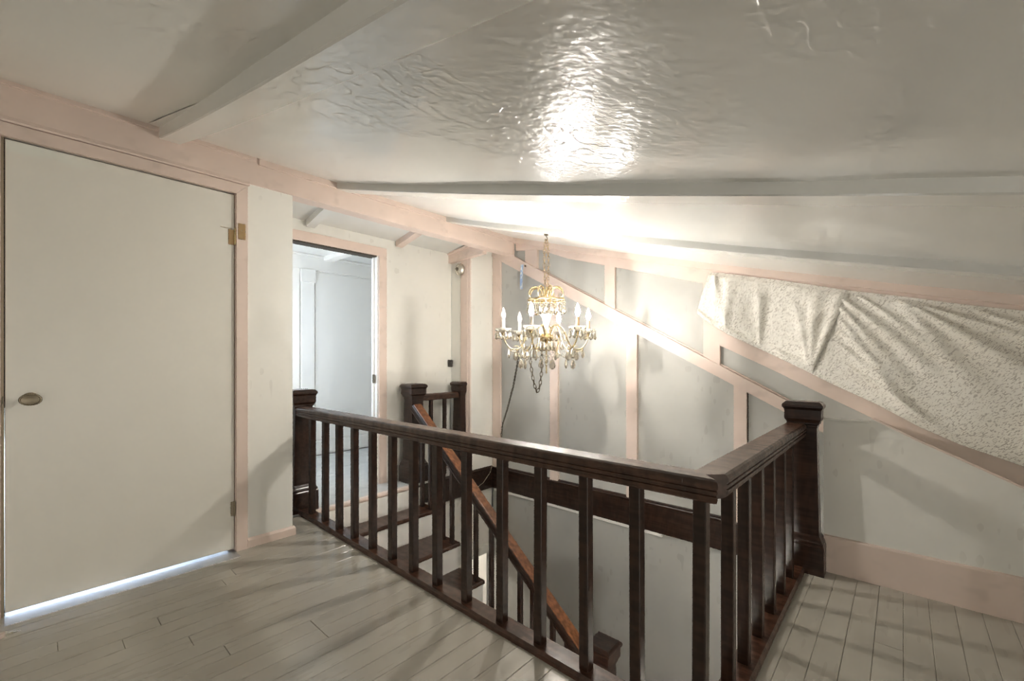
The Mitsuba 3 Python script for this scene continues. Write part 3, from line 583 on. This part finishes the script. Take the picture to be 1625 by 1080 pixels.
DROP = mikit.ply(drop(.058, .0165), 'crystal'); DROP_L = mikit.ply(drop(.078, .0235), 'crystal'); BEAD = mikit.ply(bead(.0085), 'crystal')
def put(name, src, pos, parent, rot=0.0, s=1.0):
    d = dict(src); d['to_world'] = T().translate([float(q) for q in pos]).rotate([0, 0, 1], math.degrees(rot)).scale(s)
    key = numbered(parent + '__' + name); scene[key] = d; return key
for k in range(20):
    a = 2 * math.pi * k / 20; u = np.array([math.cos(a), math.sin(a), 0])
    p = C + u * .131
    put('bead', BEAD, p + [0, 0, 1.556], crown); put('bead', BEAD, p + [0, 0, 1.540], crown)
    put('crystal_drop', DROP, p + [0, 0, 1.530], crown, a + math.pi / 2)
for k in range(12):
    a = 2 * math.pi * k / 12; u = np.array([math.cos(a), math.sin(a), 0]); p = C + u * .07
    put('bead', BEAD, p + [0, 0, 1.535], crown); put('crystal_drop', DROP, p + [0, 0, 1.525], crown, a + math.pi / 2)
# six arms
RA, A0 = .308, -7.3
fwd = np.array([-math.sin(YAW), math.cos(YAW), 0]); rgt = np.array([math.cos(YAW), math.sin(YAW), 0])
arm_xz = [(.030, 1.300), (.045, 1.345), (.068, 1.382), (.095, 1.390), (.122, 1.368), (.145, 1.318), (.168, 1.262), (.200, 1.226), (.240, 1.222), (.275, 1.245), (.298, 1.285), (.308, 1.335)]
dish = lathe([(0, 1.336), (.016, 1.337), (.034, 1.344), (.050, 1.356), (.057, 1.368), (.054, 1.369), (.046, 1.358), (.030, 1.349), (.014, 1.346), (0, 1.346)], 36, (12, .035))
candle = lathe([(0, 1.346), (.0125, 1.346), (.0125, 1.428), (.0105, 1.432), (0, 1.432)], 16)
bulb = lathe([(0, 1.430), (.007, 1.431), (.0125, 1.440), (.0180, 1.456), (.0185, 1.466), (.0150, 1.484), (.0090, 1.502), (.0040, 1.515), (0, 1.522)], 18)
bob = cat_([tube([(a_[0], 0, a_[1]) for a_ in along([(x_, 0, z_) for x_, z_ in arm_xz], 40)[:, [0, 2]]], .0052, 8)])
leafm = cat_([tube([(.225 + .05 * t * math.cos(6.0 * t), 0, 1.236 + .035 * t * math.sin(6.0 * t)) for t in np.linspace(.15, 1, 18)], .003, 6)])
from scipy.interpolate import CubicSpline
tt = np.linspace(0, 1, len(arm_xz)); cs_ = CubicSpline(tt, np.array(arm_xz)); ap = cs_(np.linspace(0, 1, 48))
armm = tube([(q[0], 0, q[1]) for q in ap], .0055, 8)
cup = lathe([(0, 1.318), (.010, 1.320), (.014, 1.330), (.020, 1.337), (0, 1.338)], 16)
ARM = mikit.ply(cat_([armm, leafm, moved(cup, RA, 0, 0)]), 'gilt', smooth=50)
DISH = mikit.ply(dish, 'dish_glass', smooth=60)
CAND = {w: mikit.ply(candle, w, smooth=40) for w in ('candle_white', 'candle_gold')}
SOCK = mikit.ply(lathe([(0, 1.340), (.011, 1.340), (.015, 1.350), (.0135, 1.358), (.0125, 1.36)], 14), 'gilt', smooth=40)
UNLIT = mikit.ply(bulb, 'bulb_glass', smooth=50)
LITS = {k: mikit.ply(bulb, 'candle_white', smooth=50, emitter={'type': 'area', 'radiance': {'type': 'rgb', 'value': [q * g for q in BULB]}}) for k, g in ((0, .32), (1, .30), (2, 3.0), (5, 0.65))}
for k in range(6):
    th = math.radians(A0 + 60 * k)            # measured from the camera's right, towards the camera
    u = rgt * math.cos(th) - fwd * math.sin(th); ang = math.atan2(u[1], u[0])
    # the leftmost arm and the far left arm carry dead bulbs
    sx, nearer = math.cos(th), math.sin(th) > 0
    lit = not (sx < -.9 or (sx < -.3 and not nearer))
    W = T().translate([CX_, CY_, 0]).rotate([0, 0, 1], math.degrees(ang))
    Wd = T().translate([CX_ + u[0] * RA, CY_ + u[1] * RA, 0])
    arm = add('arm', dict(ARM, to_world=W), None, ch)
    add('drip_dish', dict(DISH, to_world=Wd), None, arm); add('socket', dict(SOCK, to_world=Wd), None, arm)
    add('candle', dict(CAND['candle_gold' if sx > .3 else 'candle_white'], to_world=Wd), None, arm)
    b = add('bulb', dict(LITS[k] if lit else UNLIT, to_world=Wd), None, arm)
    labels[b] = {'label': 'glowing candle bulb' if lit else 'unlit clear candle bulb'}
    o = C + u * RA
    for j in range(8):
        a = 2 * math.pi * j / 8 + .2; e = np.array([math.cos(a), math.sin(a), 0])
        put('bead', BEAD, o + e * .054 + [0, 0, 1.355], arm, 0, .8)
        put('crystal_drop', DROP, o + e * .054 + [0, 0, 1.347], arm, a + math.pi / 2)
    put('crystal_drop', DROP_L, C + u * .222 + [0, 0, 1.218], arm, ang + .6)
    put('crystal_drop', DROP_L, C + u * .268 + [0, 0, 1.232], arm, ang + 1.2)
    put('crystal_drop', DROP, C + u * .160 + [0, 0, 1.270], arm, ang + .6)
    # bead swag to the next arm
    th2 = math.radians(A0 + 60 * (k + 1)); u2 = rgt * math.cos(th2) - fwd * math.sin(th2)
    for j in range(13):
        t = j / 12; p = (C + u * .225) * (1 - t) + (C + u2 * .225) * t
        put('bead', BEAD, p + [0, 0, 1.222 - .055 * 4 * t * (1 - t)], arm, 0, .85)
    mid = (C + u * .225) * .5 + (C + u2 * .225) * .5
    put('crystal_drop', DROP_L, mid + [0, 0, 1.158], arm, ang + .5)
for k in range(10):
    a = 2 * math.pi * k / 10; u = np.array([math.cos(a), math.sin(a), 0])
    put('bead', BEAD, C + u * .056 + [0, 0, 1.292], ch); put('crystal_drop', DROP_L, C + u * .056 + [0, 0, 1.284], ch, a + 1.57)
add('finial', at(lathe([(0, 1.242), (.003, 1.240), (.003, 1.165), (.010, 1.158), (.016, 1.142), (.012, 1.126), (.004, 1.118), (.009, 1.108), (0, 1.098)], 16)), 'crystal', ch, smooth=40)
# loop of spare chain below and the swag cord to the wall
def rp(px, py, depth):                                        # helper for a point of the cord seen at a place of the photo
    u_, v_ = (px - 812.5) / 689.5, (570 - py) / 689.5
    return rgt * u_ * depth + fwd * depth + np.array([0, 0, EYE_H + v_ * depth])
add('spare_chain', chain_along([(-1.975, 2.42, 1.24), (-1.985, 2.405, 1.13), (-1.965, 2.42, .985), (-1.945, 2.43, .915), (-1.93, 2.445, .95), (-1.925, 2.46, 1.06), (-1.93, 2.47, 1.24)], .038, .019, .0026), 'dark_metal', ch, smooth=True, label='dark loop of spare chain hanging below')
add('swag_cord', chain_along([(-2.06, 2.36, 1.22), (-2.17, 2.48, 1.13), (-2.48, 2.78, .93), (-2.86, 3.11, .655), (-3.13, 3.335, .47), (-3.17, 3.345, .25), (-3.20, 3.345, .06)], .046, .014, .0028), 'dark_metal', ch, smooth=True, label='dark cord running to the corner of the wall')

# ================================================================== CLOTHS
def cloth(name, label, top, bot, fold, nx=110, ny=60, group=None):
    top, bot = np.array(top), np.array(bot); s = np.linspace(0, 1, nx); r = np.linspace(0, 1, ny)
    def pol(P):
        L_ = np.r_[0, np.cumsum(np.hypot(*np.diff(P, axis=0).T))]; L_ /= L_[-1]
        return np.stack([np.interp(s, L_, P[:, k]) for k in (0, 1)], 1)
    tp, bp = pol(top), pol(bot); v = []
    U, V = np.meshgrid(s, r, indexing='ij')
    XZ = tp[:, None, :] * (1 - V[..., None]) + bp[:, None, :] * V[..., None]
    D = fold(U, V, XZ[..., 0], XZ[..., 1])
    v = np.stack([XZ[..., 0], YF - .040 - D, XZ[..., 1]], -1).reshape(-1, 3); n = nx * ny
    i = np.arange(n).reshape(nx, ny); q = np.stack([i[:-1, :-1], i[1:, :-1], i[1:, 1:], i[:-1, 1:]], -1).reshape(-1, 4)
    f = np.vstack([q[:, [0, 1, 2]], q[:, [0, 2, 3]]])
    edge = np.r_[i[:, 0], i[-1, 1:], i[::-1, -1][1:], i[0, ::-1][1:-1]]; e2 = np.roll(edge, -1)
    side = np.vstack([np.stack([edge, e2 + n, e2], 1), np.stack([edge, edge + n, e2 + n], 1)])
    m = trimesh.Trimesh(np.vstack([v, v + [0, .002, 0]]), np.vstack([f, f[:, ::-1] + n, side]), process=False)
    return add(name, m, 'fabric', smooth=True, label=label, cat='cloth', group='speckled cloths on the sloping wall')
def ridge(U, V, u0, v0, u1, v1, w, h):
    """a fold along the segment from (u0,v0) to (u1,v1), widening away from its start."""
    d = np.array([u1 - u0, v1 - v0]); L_ = np.hypot(*d); d /= L_
    a = (U - u0) * d[0] + (V - v0) * d[1]; b = -(U - u0) * d[1] + (V - v0) * d[0]; t = np.clip(a / L_, 0, 1)
    ww = w * (.35 + .9 * t); env = np.clip(a / L_ * 6, 0, 1) * np.clip((1.15 - a / L_) * 3, 0, 1)
    return h * env * np.exp(-(b / ww) ** 2)
def foldL(U, V, X, Z):
    D = .010 + .012 * np.sin(math.pi * V)
    D += ridge(U, V, .03, .0, .30, .98, .040, .010) + ridge(U, V, .05, .0, .17, .80, .030, .012) + ridge(U, V, .30, .98, .18, .10, .05, .014)
    D += ridge(U, V, .60, .97, .42, .15, .050, .020) + ridge(U, V, .60, .97, .52, .25, .03, -.008) + ridge(U, V, .98, .96, .82, .15, .045, .018)
    D += ridge(U, V, .97, .97, .72, .30, .040, .013) + ridge(U, V, .99, .95, .97, .05, .04, .022) + ridge(U, V, .98, .02, .80, .70, .04, .010)
    for u0 in (.30, .60, .985): D += ridge(U, V, u0, .985, u0 - .26, .93, .025, .010)
    D += .010 * np.exp(-((V - .93) / .035) ** 2) + .006 * (meshkit.fbm(np.stack([U * 9, V * 7, U * 0], -1), 3, 3) - .5)
    return 1.35 * D * np.clip(V * 14, .15, 1)
def foldR(U, V, X, Z):
    U = np.clip((X + .35 - .07 * V) / 1.33, 0, 1)
    D = .006 + .022 * np.sin(math.pi * V) ** .8
    for (a0, b0, a1, b1, w, h_) in ((.005, .02, .34, .60, .045, .016), (.005, .10, .26, .80, .045, .018), (.01, .25, .22, .92, .040, .016), (.24, .02, .62, .42, .05, .020), (.24, .02, .46, .62, .05, .014),
                                   (.24, .02, .90, .30, .035, .016), (.0, .55, .30, .99, .05, .016), (.02, .75, .42, 1.0, .03, .014), (.0, .40, .18, .70, .03, .010), (.46, .02, .72, .18, .03, .012), (.10, .02, .34, .40, .03, .011)):
        D += ridge(U, V, a0, b0, a1, b1, w, h_)
    D += .016 * np.exp(-((V - .90) / .05) ** 2) * np.clip((U - .15) * 3, 0, 1) + .008 * np.exp(-((V - .80) / .03) ** 2) * np.clip((U - .3) * 3, 0, 1)
    D += .010 * (meshkit.fbm(np.stack([U * 8, V * 5, U * 0 + 4], -1), 3, 5) - .5)
    return 1.35 * D * np.clip(V * 14, .15, 1)
cloth('cloth', 'smaller speckled off-white cloth pinned at the left end of the sloping wall', [(-1.048, 1.790), (-.90, 1.755), (-.60, 1.675), (-.234, 1.567)],
      [(-1.138, 1.492), (-1.050, 1.412), (-.910, 1.321), (-.667, 1.192), (-.428, 1.059)], foldL)
cloth('cloth', 'larger speckled off-white cloth sagging over the right part of the sloping wall', [(-.262, 1.574), (0, 1.510), (.245, 1.443), (.454, 1.394), (1.5, 1.118)],
      [(-.430, 1.058), (-.325, .998), (-.111, .886), (.062, .778), (.220, .700), (.452, .614), (1.5, .12)], foldR, nx=170, ny=80)

# ================================================================== SMALL THINGS
bell = thing('alarm_bell', 'round metal bell mounted on the pier below the pink header', 'bell')
rot = trimesh.transformations.rotation_matrix(math.pi / 2, [1, 0, 0])
def fac(m, x_, y_, z_): m = m.copy(); m.apply_transform(rot); m.apply_translation([x_, y_, z_]); return m
BX, BZ = -3.43, 2.085
add('gong', fac(lathe([(.052, 0.006), (.060, .004), (.062, .012), (.058, .028), (.046, .040), (.026, .047), (.012, .049), (0, .049)], 36), BX, 3.018, BZ), 'bell_metal', bell, smooth=40)
add('base', fac(lathe([(0, .010), (.040, .010), (.040, 0), (0, 0)], 24), BX, 3.026, BZ), 'dark_metal', bell)
add('ring', fac(lathe([(.014, .048), (.018, .054), (.014, .058), (.010, .054), (.014, .048)], 20), BX, 3.018, BZ), 'dark_metal', bell, smooth=True)
add('screw', fac(lathe([(0, .060), (.006, .058), (.008, .049), (0, .049)], 12), BX, 3.018, BZ), 'bell_metal', bell)
sw = thing('wall_bracket', 'small black bracket on the corner of the landing wall', 'bracket')
add('plate', box(-3.606, -3.585, 2.985, 3.045 - .002, 1.07, 1.145, .004), 'black_plastic', sw)
add('catch', box(-3.585, -3.565, 3.000, 3.030, 1.10, 1.135, .005), 'black_plastic', sw)
tp = thing('tape_strip', 'blue stained strip of tape hanging from the pink brace behind the chandelier', 'tape')
zz = np.linspace(2.11, 1.86, 14); m_ = [(-2.862 + .006 * math.sin(9 * z_), YF - .046 - .004 * math.sin(14 * z_), z_) for z_ in zz]
v = []; f = []
for (a, b, c) in m_: v += [(a - .017, b, c), (a + .017, b - .002, c), (a + .017, b + .001, c), (a - .017, b + .003, c)]
for i in range(len(m_) - 1):
    for k in range(4):
        l = (k + 1) % 4; p, q = 4 * i, 4 * i + 4; f += [(p + k, p + l, q + l), (p + k, q + l, q + k)]
add('strip', trimesh.Trimesh(v, f, process=True), 'blue_tape', tp)
add('nail', moved(trimesh.creation.icosphere(1, .009), -2.815, YF - .048, 2.085), 'dark_metal', tp, label='dark nail head')
cb = thing('cable', 'thin grey cable lying on the dark fascia at the landing corner', 'cable')
add('cord', tube(along([(XE + .035, 3.33, .012), (XE + .034, 3.30, -.06), (XE + .030, 3.20, -.15), (XE + .026, 3.06, -.20), (XE + .022, 2.98, -.215)], 20), .0035, 7), 'aged_brass', cb, smooth=True)
ws = thing('wood_scrap', 'pink painted wood scrap with a grey tip lying on the floor by the door', 'wood scrap')
add('body', hull([(-2.78, -.20, 0), (-2.74, -.20, 0), (-2.78, -.20, .02), (-2.74, -.20, .02), (-2.790, -.065, 0), (-2.765, -.065, 0), (-2.790, -.065, .014), (-2.765, -.065, .014)]), 'pink_paint', ws)
add('tip', hull([(-2.790, -.065, 0), (-2.765, -.065, 0), (-2.790, -.065, .014), (-2.765, -.065, .014), (-2.786, -.020, .001)]), 'bell_metal', ws)
